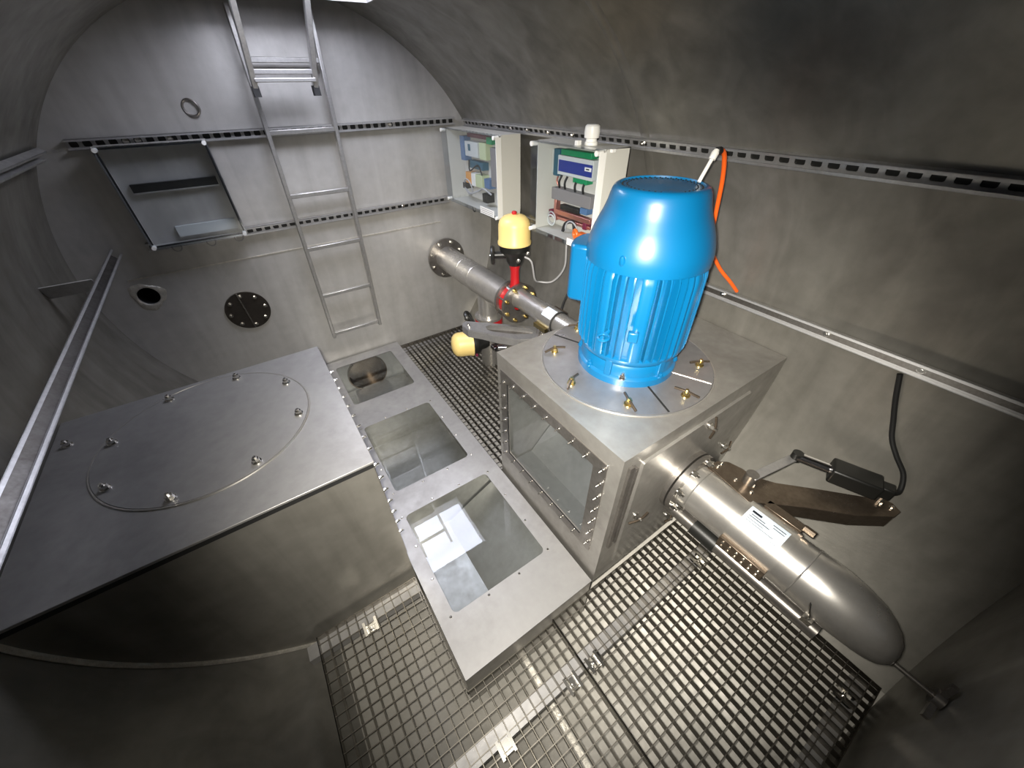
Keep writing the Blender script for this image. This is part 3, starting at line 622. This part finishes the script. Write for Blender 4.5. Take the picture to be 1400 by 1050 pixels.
# ------------------------------------------------------------------ gratings
GZ = -1.85
def grating(name, label, rects, frame=None):
    """rects: list of (x0, x1, y0, y1) making one panel; bearing bars run along y, cross rods along x at 40 mm"""
    t = thing(name, label, 'floor grating', (sum(r[0] + r[1] for r in rects) / 2 / len(rects), (rects[0][2] + rects[0][3]) / 2, GZ - 0.03), 'floor gratings')
    mb = MB(); mr = MB(); mf = MB()
    xs0 = min(r[0] for r in rects)
    for (x0, x1, y0, y1) in rects:
        k0 = math.ceil((x0 - xs0 - 1e-6) / 0.04)
        x = xs0 + k0 * 0.04
        while x < x1 - 0.004:
            mb.box(x - 0.0014, x + 0.0014, y0, y1, GZ - 0.033, GZ); x += 0.04
        y = math.ceil(y0 / 0.04) * 0.04
        while y < y1 - 0.004:
            mr.box(x0, x1, y - 0.0016, y + 0.0016, GZ - 0.0055, GZ - 0.001); y += 0.04
        if frame is None: frame = [(x0, y0, x1, y0), (x0, y1, x1, y1), (x0, y0, x0, y1), (x1, y0, x1, y1)]
    for a, b, c2, d2 in frame: mf.box(a - 0.0016, c2 + 0.0016, b - 0.0016, d2 + 0.0016, GZ - 0.033, GZ)
    mb.build('bearing_bars', 'grate', t, smooth=0); mr.build('cross_rods', 'rod', t, smooth=0); mf.build('edge_frame', 'grate', t, smooth=0)
    return t
grating('floor_grating', 'steel floor grating in front of the lidded box, notched around the trough end', [(-0.405, 0.046, 0.425, 0.955), (-0.405, 0.474, -0.47, 0.425)], [(-0.405, -0.47, -0.405, 0.955), (-0.405, 0.955, 0.046, 0.955), (0.046, 0.425, 0.046, 0.955), (0.046, 0.425, 0.474, 0.425), (0.474, -0.47, 0.474, 0.425), (-0.405, -0.47, 0.474, -0.47)])
grating('floor_grating', 'steel floor grating in front of the stainless cube, beside the large outlet pipe', [(0.482, 1.385, -0.47, 0.435)])
grating('floor_grating', 'steel floor grating between the trough and far pipes, reaching the end plate', [(0.738, 1.39, 1.26, 2.97)])
def beam(x0, x1, y, label, w=0.06):
    o = MB().box(x0, x1, y - w / 2, y + w / 2, GZ - 0.039, GZ - 0.034).box(x0, x1, y - w / 2, y - w / 2 + 0.005, GZ - 0.085, GZ - 0.039).build('support_beam', 'sheet', smooth=20); tag(o, label, 'support beam', 'grating support beams')
beam(-0.455, 0.046, 0.925, 'steel angle under the grating edge at the lidded box')
beam(-0.50, 1.36, 0.255, 'steel angle crossing under the two front gratings')
beam(-0.50, 1.36, -0.42, 'steel angle under the front gratings beside the near bulkhead')
beam(0.74, 1.38, 2.93, 'steel angle under the far grating at the end plate')
def clip(x, y, label, a=0):
    t = thing('grating_clip', label, 'grating clip', (x, y, GZ - 0.03), 'grating clips')
    MB().box(x - 0.022, x - 0.019, y - 0.03, y + 0.03, GZ - 0.02, GZ + 0.004).box(x + 0.019, x + 0.022, y - 0.03, y + 0.03, GZ - 0.02, GZ + 0.004).box(x - 0.019, x + 0.019, y - 0.022, y + 0.022, GZ - 0.022, GZ - 0.018).box(x - 0.030, x - 0.022, y - 0.03, y + 0.03, GZ + 0.001, GZ + 0.004).box(x + 0.022, x + 0.030, y - 0.03, y + 0.03, GZ + 0.001, GZ + 0.004).build('saddle', 'bolt', t)
    MB().hexbolt(V(x, y, GZ - 0.018), (0, 0, 1), 0.010, 0.014).build('bolt', 'bolt', t)
    MB().cyl(V(x, y, GZ - 0.022), V(x, y, GZ - 0.04), 0.005, n=8).build('shank', 'bolt', t)
clip(-0.197, 0.866, 'saddle clip on the grating just below the lidded box')
clip(0.405, 0.216, 'saddle clip left of the seam between the two front gratings')
clip(0.522, 0.219, 'saddle clip right of the seam between the two front gratings')
clip(0.087, 0.213, 'saddle clip on the grating below the trough corner')
clip(1.244, 0.234, 'saddle clip on the grating under the outlet pipe coupling')
clip(1.244, -0.400, 'saddle clip on the grating near the dark near bulkhead')

# ------------------------------------------------------------------ pipework, far run
def flange(mb, x, y, z, r, ri, th, ax=(0, 1, 0)): mb.ringtube(V(x, y, z), V(x, y, z) + Vector(ax) * th, r, ri, 48)
FXp, FZp = 1.305, -1.165
t = thing('inlet_pipe', 'stainless pipe from the end plate to the cube, with tee pointing down', 'pipe', (FXp, 2.3, FZp - 0.1))
MB().lathe(V(FXp, 2.985, FZp), (0, -1, 0), [(0.100, 0), (0.100, 1.02), ], 48).build('pipe', 'pipe', t)
mb = MB(); flange(mb, FXp, 2.985, FZp, 0.165, 0.09, -0.022); f = mb.build('wall_flange', 'flange', t)
for k in range(8):
    a = PI / 8 + PI / 4 * k; MB().hexbolt(V(FXp + 0.14 * math.cos(a), 2.963, FZp + 0.14 * math.sin(a)), (0, -1, 0), 0.012, 0.016).build('bolt', 'bolt', f)
for y in (2.62, 2.44): MB().torus(V(FXp, y, FZp), (0, 1, 0), 0.1005, 0.003, 40, 6).build('weld_seam', 'pipe', t)
MB().lathe(V(FXp, 2.30, FZp - 0.06), (0, 0, -1), [(0.078, 0), (0.076, 0.15), (0.078, 0.16), (0.075, 0.17), (0.078, 0.18), (0.075, 0.19), (0.078, 0.2), (0.076, 0.215)], 40).build('tee_branch', 'pipe', t)
MB().ringtube(V(FXp, 2.30, -1.415), V(FXp, 2.30, -1.435), 0.108, 0.06, 40).build('branch_flange', 'pipe', t)
mb = MB(); flange(mb, FXp, 1.985, FZp + 0.015, 0.130, 0.08, -0.022); f = mb.build('pipe_flange', 'flange', t)
mb = MB(); flange(mb, FXp, 1.885, FZp + 0.02, 0.135, 0.05, -0.022); f2 = mb.build('pipe_flange', 'flange', t)
for k in range(8):
    a = PI / 8 + PI / 4 * k
    MB().hexbolt(V(FXp + 0.115 * math.cos(a), 1.863, FZp + 0.02 + 0.115 * math.sin(a)), (0, -1, 0), 0.011, 0.018).build('bolt', 'brass', f2)
    MB().cyl(V(FXp + 0.115 * math.cos(a), 1.885, FZp + 0.018 + 0.115 * math.sin(a)), V(FXp + 0.115 * math.cos(a), 1.963, FZp + 0.018 + 0.115 * math.sin(a)), 0.006, n=8).build('stud', 'bolt', f2)
PZ2 = -1.105
MB().lathe(V(FXp, 1.865, PZ2), (0, -1, 0), [(0.068, 0), (0.064, 0.02), (0.062, 0.05), (0.062, 0.60)], 40).build('reduced_pipe', 'pipe', t)
c = MB().ringtube(V(FXp, 1.62, PZ2), V(FXp, 1.47, PZ2), 0.068, 0.06, 40).build('pipe_coupling', 'pipe', t)
MB().torus(V(FXp, 1.465, PZ2), (0, 1, 0), 0.066, 0.005, 32, 6).build('clamp_band', 'rubber', c)
def curved_label(parent, x, z, r, y0, y1, a0, a1, mat, name, dr=0.0012):
    R = []; n = 10
    for k in range(n + 1):
        a = math.radians(a0 + (a1 - a0) * k / n); u = Vector((math.cos(a), 0, math.sin(a)))
        R.append([V(x, y0, z) + u * (r + dr), V(x, y1, z) + u * (r + dr), V(x, y1, z) + u * (r - 0.001), V(x, y0, z) + u * (r - 0.001)])
    return MB().rings(R).build(name, mat, parent)
curved_label(c, FXp, PZ2, 0.068, 1.475, 1.56, 95, 150, 'label', 'label')
MB().box(FXp + 0.06, FXp + 0.085, 1.49, 1.60, PZ2 + 0.01, PZ2 + 0.03).build('clamp_lock', 'brown', c)
MB().box(FXp - 0.085, FXp - 0.06, 1.49, 1.60, PZ2 - 0.055, PZ2 - 0.03).build('clamp_lock', 'brass', c)
# butterfly valve with upright actuator
t = thing('butterfly_valve', 'red valve on the far pipe with upright cream capped actuator', 'valve', (FXp, 1.93, FZp - 0.1))
MB().ringtube(V(FXp, 1.962, FZp + 0.016), V(FXp, 1.886, FZp + 0.016), 0.108, 0.07, 48).build('valve_body', 'red', t)
YV = 1.925
MB().lathe(V(FXp, YV, FZp + 0.10), (0, 0, 1), [(0.045, 0), (0.030, 0.05), (0.028, 0.13), (0.036, 0.17)], 24).build('neck', 'red', t)
MB().box(FXp - 0.05, FXp - 0.02, 1.90, 1.95, FZp + 0.105, FZp + 0.125).build('tag_plate', 'label', t)
def actuator(t, o, d, k=1.0):
    """black gear body and cream cap, axis d, starting at o"""
    d = Vector(d).normalized()
    b = MB().lathe(o, d, [(0.040 * k, 0), (0.055 * k, 0.03 * k), (0.060 * k, 0.06 * k), (0.088 * k, 0.09 * k), (0.094 * k, 0.10 * k), (0.094 * k, 0.135 * k)], 32).build('gear_body', 'black', t)
    c = MB().lathe(o + d * 0.135 * k, d, [(0.103 * k, 0), (0.103 * k, 0.012 * k), (0.098 * k, 0.02 * k), (0.096 * k, 0.11 * k), (0.088 * k, 0.135 * k), (0.066 * k, 0.155 * k), (0.035 * k, 0.165 * k), (0.001, 0.168 * k)], 40).build('cap', 'yellow', t)
    return b, c
b, c = actuator(t, V(FXp, YV, -0.895), (0, 0, 1))
MB().lathe(V(FXp, YV, -0.593), (0, 0, 1), [(0.014, 0), (0.016, 0.008), (0.012, 0.016), (0.001, 0.018)], 16).build('indicator_knob', 'red', c)
wh = MB().torus(V(FXp - 0.12, YV + 0.07, -0.83), (0.86, -0.5, 0), 0.045, 0.013, 24, 8).cyl(V(FXp - 0.04, YV + 0.02, -0.83), V(FXp - 0.13, YV + 0.076, -0.83), 0.022, n=14).build('handwheel', 'black', b)
MB().lathe(V(FXp - 0.13, YV + 0.076, -0.83), (-0.86, 0.5, 0), [(0.01, 0), (0.01, 0.004)], 12).build('hub_screw', 'bolt', wh)
for (dx, dz) in ((0.03, -0.84), (0.10, -0.81)): MB().hexbolt(V(FXp + dx - 0.06, YV - 0.085, dz), (-0.5, -0.8, 0), 0.010, 0.012).build('bolt', 'bolt', b)
# lower valve on the tee branch
t = thing('butterfly_valve', 'red valve under the far tee, cream capped actuator lying sideways', 'valve', (FXp, 2.30, -1.56))
MB().ringtube(V(FXp, 2.30, -1.436), V(FXp, 2.30, -1.482), 0.108, 0.07, 40).build('valve_body', 'red', t)
MB().ringtube(V(FXp, 2.30, -1.483), V(FXp, 2.30, -1.503), 0.115, 0.06, 40).lathe(V(FXp, 2.30, -1.5), (0, 0, -1), [(0.078, 0), (0.078, 0.5)], 32).build('drain_pipe', 'pipe', t)
ad = Vector((-0.93, 0.30, 0.05))
b, c = actuator(t, V(1.235, 2.20, -1.585), ad, 0.98)
MB().cyl(V(1.30, 2.25, -1.47), V(1.235, 2.20, -1.585), 0.03, n=16).build('neck', 'red', t)
MB().box(1.205, 1.255, 2.06, 2.12, -1.60, -1.565).cyl(V(1.24, 2.08, -1.583), V(1.30, 2.04, -1.583), 0.022, n=16).build('shaft_coupling', 'chrome', b, bevel=0.003)
wh = MB().torus(V(1.13, 2.31, -1.385), (0.7, -0.5, 0.5), 0.035, 0.016, 20, 8).cyl(V(1.13, 2.31, -1.385), V(1.18, 2.25, -1.50), 0.022, n=12).build('handwheel', 'black', b)
MB().hexbolt(V(1.10, 2.29, -1.385), (-0.6, -0.7, 0), 0.008, 0.01).build('bolt', 'bolt', wh)
MB().lathe(V(1.10, 2.16, -1.64), (-0.3, -1, -0.1), [(0.012, 0), (0.010, 0.012), (0.001, 0.014)], 12).build('indicator_knob', 'purple', c)
# grey actuator arm beside it
def arm(t, pts, z, th, side_pts, mat, depth):
    MB().prism([V(x, y, z) for x, y in pts], (0, 0, th)).build('arm_plate', mat, t, smooth=20, bevel=0.0015)
    L = [V(x, y, z) for x, y in side_pts]; mb = MB()
    for i in range(len(L) - 1): mb.bar(L[i] + Vector((0, 0, -depth / 2)), L[i + 1] + Vector((0, 0, -depth / 2)), 0.005, depth)
    mb.build('arm_flange', mat, t, smooth=20)
t = thing('actuator_arm', 'grey slotted actuator arm beside the far pipe, behind the cube', 'actuator arm', (1.2, 1.85, -1.36))
zA = -1.30
out = [(0.965, 2.075), (0.985, 2.105), (1.015, 2.114), (1.10, 2.027), (1.249, 1.883), (1.37, 1.76), (1.40, 1.71), (1.385, 1.67), (1.358, 1.645), (1.296, 1.640), (1.18, 1.70), (1.08, 1.83), (1.03, 1.917), (0.968, 1.999)]
slot = [(1.075, 1.93), (1.09, 1.97), (1.125, 1.97), (1.17, 1.935), (1.32, 1.765), (1.325, 1.725), (1.29, 1.705), (1.19, 1.775), (1.095, 1.88)]
MB().plate([V(x, y, zA) for x, y in out], [[V(x, y, zA) for x, y in slot]], (0, 0, 0.006)).build('arm_plate', 'greyarm', t, smooth=20)
mb = MB()
for i in range(len(out)):
    a = V(*out[i], zA - 0.025); b2 = V(*out[(i + 1) % len(out)], zA - 0.025); mb.bar(a, b2, 0.004, 0.05)
mb.build('arm_flange', 'greyarm', t, smooth=20)
MB().prism([V(x, y, zA - 0.048) for x, y in out], (0, 0, 0.003)).build('arm_back', 'railweb', t, smooth=20)  # darkened colour so the slot reads as a shaded recess
bolts(t, [(1.36, 1.70, zA + 0.006), (1.345, 1.665, zA + 0.006), (1.31, 1.655, zA + 0.006), (1.0, 2.05, zA + 0.006), (0.99, 2.02, zA + 0.006)], (0, 0, 1), 0.007, 0.01)
MB().cyl(V(1.34, 1.69, zA), V(1.318, 1.66, PZ2 - 0.05), 0.02, n=16).build('shaft', 'flange', t)
# cables from the actuator
o = MB().tube([V(1.33, 1.85, -0.83), V(1.36, 1.82, -0.86), V(1.42, 1.86, -1.00), V(1.48, 1.88, -1.04), V(1.54, 1.82, -1.03), V(1.56, 1.74, -0.92), V(1.53, 1.70, -0.78), V(1.50, 1.68, -0.66)], 0.006, 8).build('grey_cable', 'greycable'); tag(o, 'grey cable sagging from the upright actuator to the nearer box', 'cable')
o = MB().tube([V(1.50, 1.60, -0.66), V(1.53, 1.63, -0.78), V(1.58, 1.66, -0.95), V(1.56, 1.68, -1.06), V(1.50, 1.66, -1.13), V(1.45, 1.62, -1.18)], 0.007, 8).build('black_cable', 'rubber'); tag(o, 'black cable hanging below the nearer clear-lidded box', 'cable')

# ------------------------------------------------------------------ pipework, near run
t = thing('outlet_pipe', 'large stainless pipe leaving the cube toward the camera, ending in a blunt rounded nose', 'pipe', (PX, 0.1, PZ - 0.3))
R = []; n = 44
path = [(Y0 - 0.013, PZ, 0), (0.30, PZ, 0), (0.1, PZ, 0), (-0.06, PZ, 0)] 
ER = 0.20
pts = [(V(PX, y, z), Vector((0, -1, 0))) for y, z, _ in path]
nose = [(-0.10, 0.0, 0.105), (-0.15, -0.003, 0.106), (-0.20, -0.008, 0.103), (-0.245, -0.016, 0.096), (-0.285, -0.028, 0.085), (-0.315, -0.040, 0.072), (-0.338, -0.052, 0.055), (-0.352, -0.062, 0.035), (-0.358, -0.068, 0.014)]
rr = [0.103] * len(pts)
for y, dz, r in nose: pts.append((V(PX, y, PZ + dz), Vector((0, -1, -0.25 if y < -0.2 else -0.05)).normalized())); rr.append(r)
for (p, d), r in zip(pts, rr):
    u = Vector((1, 0, 0)); v = d.cross(u)
    R.append([p + (u * math.cos(2 * PI * j / n) + v * math.sin(2 * PI * j / n)) * r for j in range(n)])
MB().rings(R).build('pipe', 'pipe', t)
mb = MB(); flange(mb, PX, Y0 - 0.012, PZ, 0.150, 0.09, -0.02); flange(mb, PX, Y0 - 0.040, PZ, 0.150, 0.09, -0.02); f = mb.build('pipe_flange', 'flange', t)
for k in range(8):
    a = PI / 8 + PI / 4 * k; p = (PX + 0.130 * math.cos(a), 0, PZ + 0.130 * math.sin(a))
    MB().hexbolt(V(p[0], Y0 - 0.060, p[2]), (0, -1, 0), 0.013, 0.022).build('bolt', 'bolt', f)
for y in (-0.06, 0.355): MB().torus(V(PX, y, PZ), (0, 1, 0), 0.1035, 0.003, 40, 6).build('weld_seam', 'pipe', t)
c = MB().ringtube(V(PX, 0.185, PZ), V(PX, 0.005, PZ), 0.1095, 0.10, 48).build('pipe_coupling', 'chrome' if 0 else 'pipe', t)
MB().box(PX - 0.128, PX - 0.108, 0.01, 0.185, PZ - 0.045, PZ + 0.012).build('clamp_lock', 'brown', c, bevel=0.002)
for k in range(6):
    for dz in (-0.005, -0.03): MB().cyl(V(PX - 0.128, 0.03 + k * 0.027, PZ + dz), V(PX - 0.131, 0.03 + k * 0.027, PZ + dz), 0.006, n=10).build('clamp_hole', 'bolt', c)
MB().box(PX + 0.062, PX + 0.102, 0.015, 0.15, PZ + 0.07, PZ + 0.10).cyl(V(PX + 0.085, 0.02, PZ + 0.10), V(PX + 0.085, -0.02, PZ + 0.10), 0.014, n=10).build('clamp_lock', 'brown', c, bevel=0.002)
lb = curved_label(c, PX, PZ, 0.1095, 0.03, 0.172, 84, 140, 'label', 'label')
def lline(y0, y1, a, w=1.4): curved_label(lb, PX, PZ, 0.1107, y0, y1, a, a + w, 'ink', 'label_line', 0.0006)
lline(0.125, 0.160, 92, 5); lline(0.105, 0.155, 101, 1.5); lline(0.085, 0.16, 106, 1.5); lline(0.10, 0.16, 112, 1); lline(0.06, 0.16, 117, 1); lline(0.04, 0.085, 92, 1.5); lline(0.04, 0.16, 124, 0.8); lline(0.05, 0.16, 129, 0.8); lline(0.04, 0.08, 98, 1.2); lline(0.07, 0.15, 134, 0.8)
# wire clip on the nose
o = MB().torus(V(PX, -0.14, PZ - 0.015), (0, 1, -0.42), 0.107, 0.004, 40, 6, 0, 2 * PI).build('wire_clip', 'bolt', t)
MB().box(PX - 0.115, PX - 0.095, -0.165, -0.135, PZ - 0.075, PZ - 0.05).build('clip_latch', 'bolt', t)
# small pipe beneath
t = thing('drain_pipe', 'thin steel pipe running just below the large outlet pipe', 'pipe', (1.125, 0.1, -1.60))
MB().cyl(V(1.152, Y0 - 0.014, -1.54), V(1.152, -0.20, -1.54), 0.030, n=24).build('pipe', 'flange', t)
MB().ringtube(V(1.152, 0.30, -1.54), V(1.152, 0.19, -1.54), 0.038, 0.030, 24).build('coupling', 'black', t)
# actuator arm, lever and linear actuator
t = thing('actuator_arm', 'brown steel actuator arm reaching from the outlet pipe to the right wall', 'actuator arm', (1.4, 0.1, -1.35))
zA = -1.29
top = [(1.255, 0.385), (1.31, 0.381), (1.345, 0.35), (1.358, 0.30), (1.36, 0.245), (1.402, 0.179), (1.514, 0.063), (1.618, -0.05), (1.668, -0.085), (1.675, -0.124), (1.655, -0.157), (1.609, -0.152), (1.499, -0.069), (1.378, 0.056), (1.225, 0.195)]
arm(t, top, zA, 0.005, [(1.255, 0.20), (1.378, 0.060), (1.499, -0.065), (1.609, -0.148), (1.650, -0.153)], 'brown', 0.06)
MB().box(1.252, 1.262, 0.205, 0.385, zA - 0.05, zA + 0.0).build('mount_flange', 'brown', t)
MB().bar(V(1.285, 0.385, zA - 0.03), V(1.285, 0.20, zA - 0.03), 0.012, 0.06).build('mount_pad', 'flange', t)
bolts(t, [(1.285, 0.36, zA + 0.005), (1.31, 0.36, zA + 0.005), (1.28, 0.28, zA + 0.005), (1.275, 0.21, zA + 0.005), (1.315, 0.22, zA + 0.005), (1.635, -0.10, zA + 0.005), (1.645, -0.13, zA + 0.005)], (0, 0, 1), 0.006, 0.009)
MB().cyl(V(1.315, 0.245, zA), V(1.315, 0.245, -1.235), 0.024, n=20).build('shaft', 'flange', t)
MB().bar(V(1.30, 0.240, -1.24), V(1.545, 0.195, -1.24), 0.035, 0.008).build('lever', 'greyarm', t, bevel=0.002)
t2 = thing('linear_actuator', 'black linear actuator with chrome rod above the brown steel arm', 'linear actuator', (1.58, 0.05, -1.285))
P0 = V(1.545, 0.192, -1.228); P1 = V(1.645, -0.085, -1.228); dd = (P1 - P0).normalized()
MB().cyl(P0, P0 + dd * 0.13, 0.020, n=20).build('piston_rod', 'chrome', t2)
MB().lathe(P0 + Vector((0, 0, -0.02)), (0, 0, 1), [(0.02, 0), (0.02, 0.04)], 16).build('rod_end', 'black', t2)
sd = dd.cross(Vector((0, 0, 1))).normalized()
MB().hexa(P0 + dd * 0.195, dd * 0.080, sd * 0.044, Vector((0, 0, 0.034))).build('motor_case', 'black', t2, bevel=0.008)
MB().hexa(P0 + dd * 0.292, dd * 0.022, sd * 0.024, Vector((0, 0, 0.026))).build('end_cap', 'black', t2, bevel=0.006)
MB().cyl(P0 + dd * 0.245 - sd * 0.03, P0 + dd * 0.245 - sd * 0.055, 0.005, n=8).build('pin', 'bolt', t2)
MB().cyl(P0 + dd * 0.30, P0 + dd * 0.30 + Vector((0, 0, -0.056)), 0.010, n=10).build('foot_pin', 'flange', t2)
o = MB().tube([V(1.655, -0.10, -1.235), V(1.70, -0.115, -1.24), V(1.735, -0.09, -1.19), V(1.745, -0.04, -1.14), V(1.760, 0.005, -1.09), V(1.772, 0.04, -1.02), V(1.774, 0.075, -0.94), V(1.772, 0.11, -0.845)], 0.0085, 10).build('black_cable', 'rubber'); tag(o, 'black cable curving down the right wall from the rail to the black actuator', 'cable')
# rod and star handle at the near bulkhead
t = thing('rod_handle', 'dark steel rod from the pipe nose ending in a star handle at the near bulkhead', 'handle', (1.2, -0.42, -1.5))
MB().cyl(V(1.20, -0.352, -1.458), V(1.20, -0.470, -1.458), 0.008, n=14).build('rod', 'flange', t)
MB().lathe(V(1.20, -0.352, -1.458), (0, -1, 0), [(0.016, 0), (0.016, 0.012), (0.010, 0.016)], 14).build('collar', 'flange', t)
mb = MB()
for k in range(3):
    a = math.radians(75 + 120 * k); e = Vector((math.cos(a), 0, math.sin(a)))
    mb.bar(V(1.20, -0.473, -1.458), V(1.20, -0.473, -1.458) + e * 0.072, 0.018, 0.016, up=(0, 1, 0))
mb.cyl(V(1.20, -0.462, -1.458), V(1.20, -0.486, -1.458), 0.027, n=18).build('star_handle', 'flange', t)

# small fittings on the shell
o = MB().torus(V(-0.038, 2.992, -0.073), (0.25, 1, 0), 0.036, 0.006, 28, 8).build('wall_ring', 'flange'); tag(o, 'small steel ring welded on the far end plate, above the clear box', 'ring')
# ------------------------------------------------------------------ camera
cam = bpy.data.cameras.new('camera'); co = bpy.data.objects.new('camera', cam); C.objects.link(co)
yaw, pitch, roll, F = 0.5825847892083829, 0.6779012388149874, -0.0179305022445015, 508.8869783966491
f = Vector((math.sin(yaw) * math.cos(pitch), math.cos(yaw) * math.cos(pitch), -math.sin(pitch)))
rt = Vector((math.cos(yaw), -math.sin(yaw), 0)); up = rt.cross(f)
rt, up = math.cos(roll) * rt + math.sin(roll) * up, -math.sin(roll) * rt + math.cos(roll) * up
co.matrix_world = Matrix(((rt.x, up.x, -f.x, 0), (rt.y, up.y, -f.y, 0), (rt.z, up.z, -f.z, OZ), (0, 0, 0, 1)))
cam.sensor_width = 36; cam.lens = F / 1400 * 36; cam.clip_start = 0.01
SC.camera = co

# ------------------------------------------------------------------ light: daylight down the manhole, and the torch at the phone
w = bpy.data.worlds.new('sky'); SC.world = w; w.use_nodes = True
bg = w.node_tree.nodes['Background']; bg.inputs['Color'].default_value = (0.82, 0.85, 1.0, 1); bg.inputs['Strength'].default_value = 20
a = bpy.data.lights.new('manhole_portal', 'AREA'); a.shape = 'RECTANGLE'; a.size = HX1 - HX0; a.size_y = HY1 - HY0; a.cycles.is_portal = True
ao = bpy.data.objects.new('manhole_portal', a); C.objects.link(ao); ao.location = V((HX0 + HX1) / 2, (HY0 + HY1) / 2, 0.48)
s = bpy.data.lights.new('phone_torch', 'SPOT'); s.energy = 435; s.color = (1.0, 0.95, 0.85); s.spot_size = math.radians(103); s.spot_blend = 1.0; s.shadow_soft_size = 0.02
so = bpy.data.objects.new('phone_torch', s); C.objects.link(so)
so.location = V(0, 0, 0) - rt * 0.03 + up * 0.02
so.rotation_euler = (f + rt * 0.10 - up * 0.08).to_track_quat('-Z', 'Y').to_euler()

SC.view_settings.view_transform = 'Standard'; SC.view_settings.look = 'None'; SC.view_settings.gamma = 1; SC.view_settings.use_curve_mapping = False
SC.view_settings.exposure = 0.0
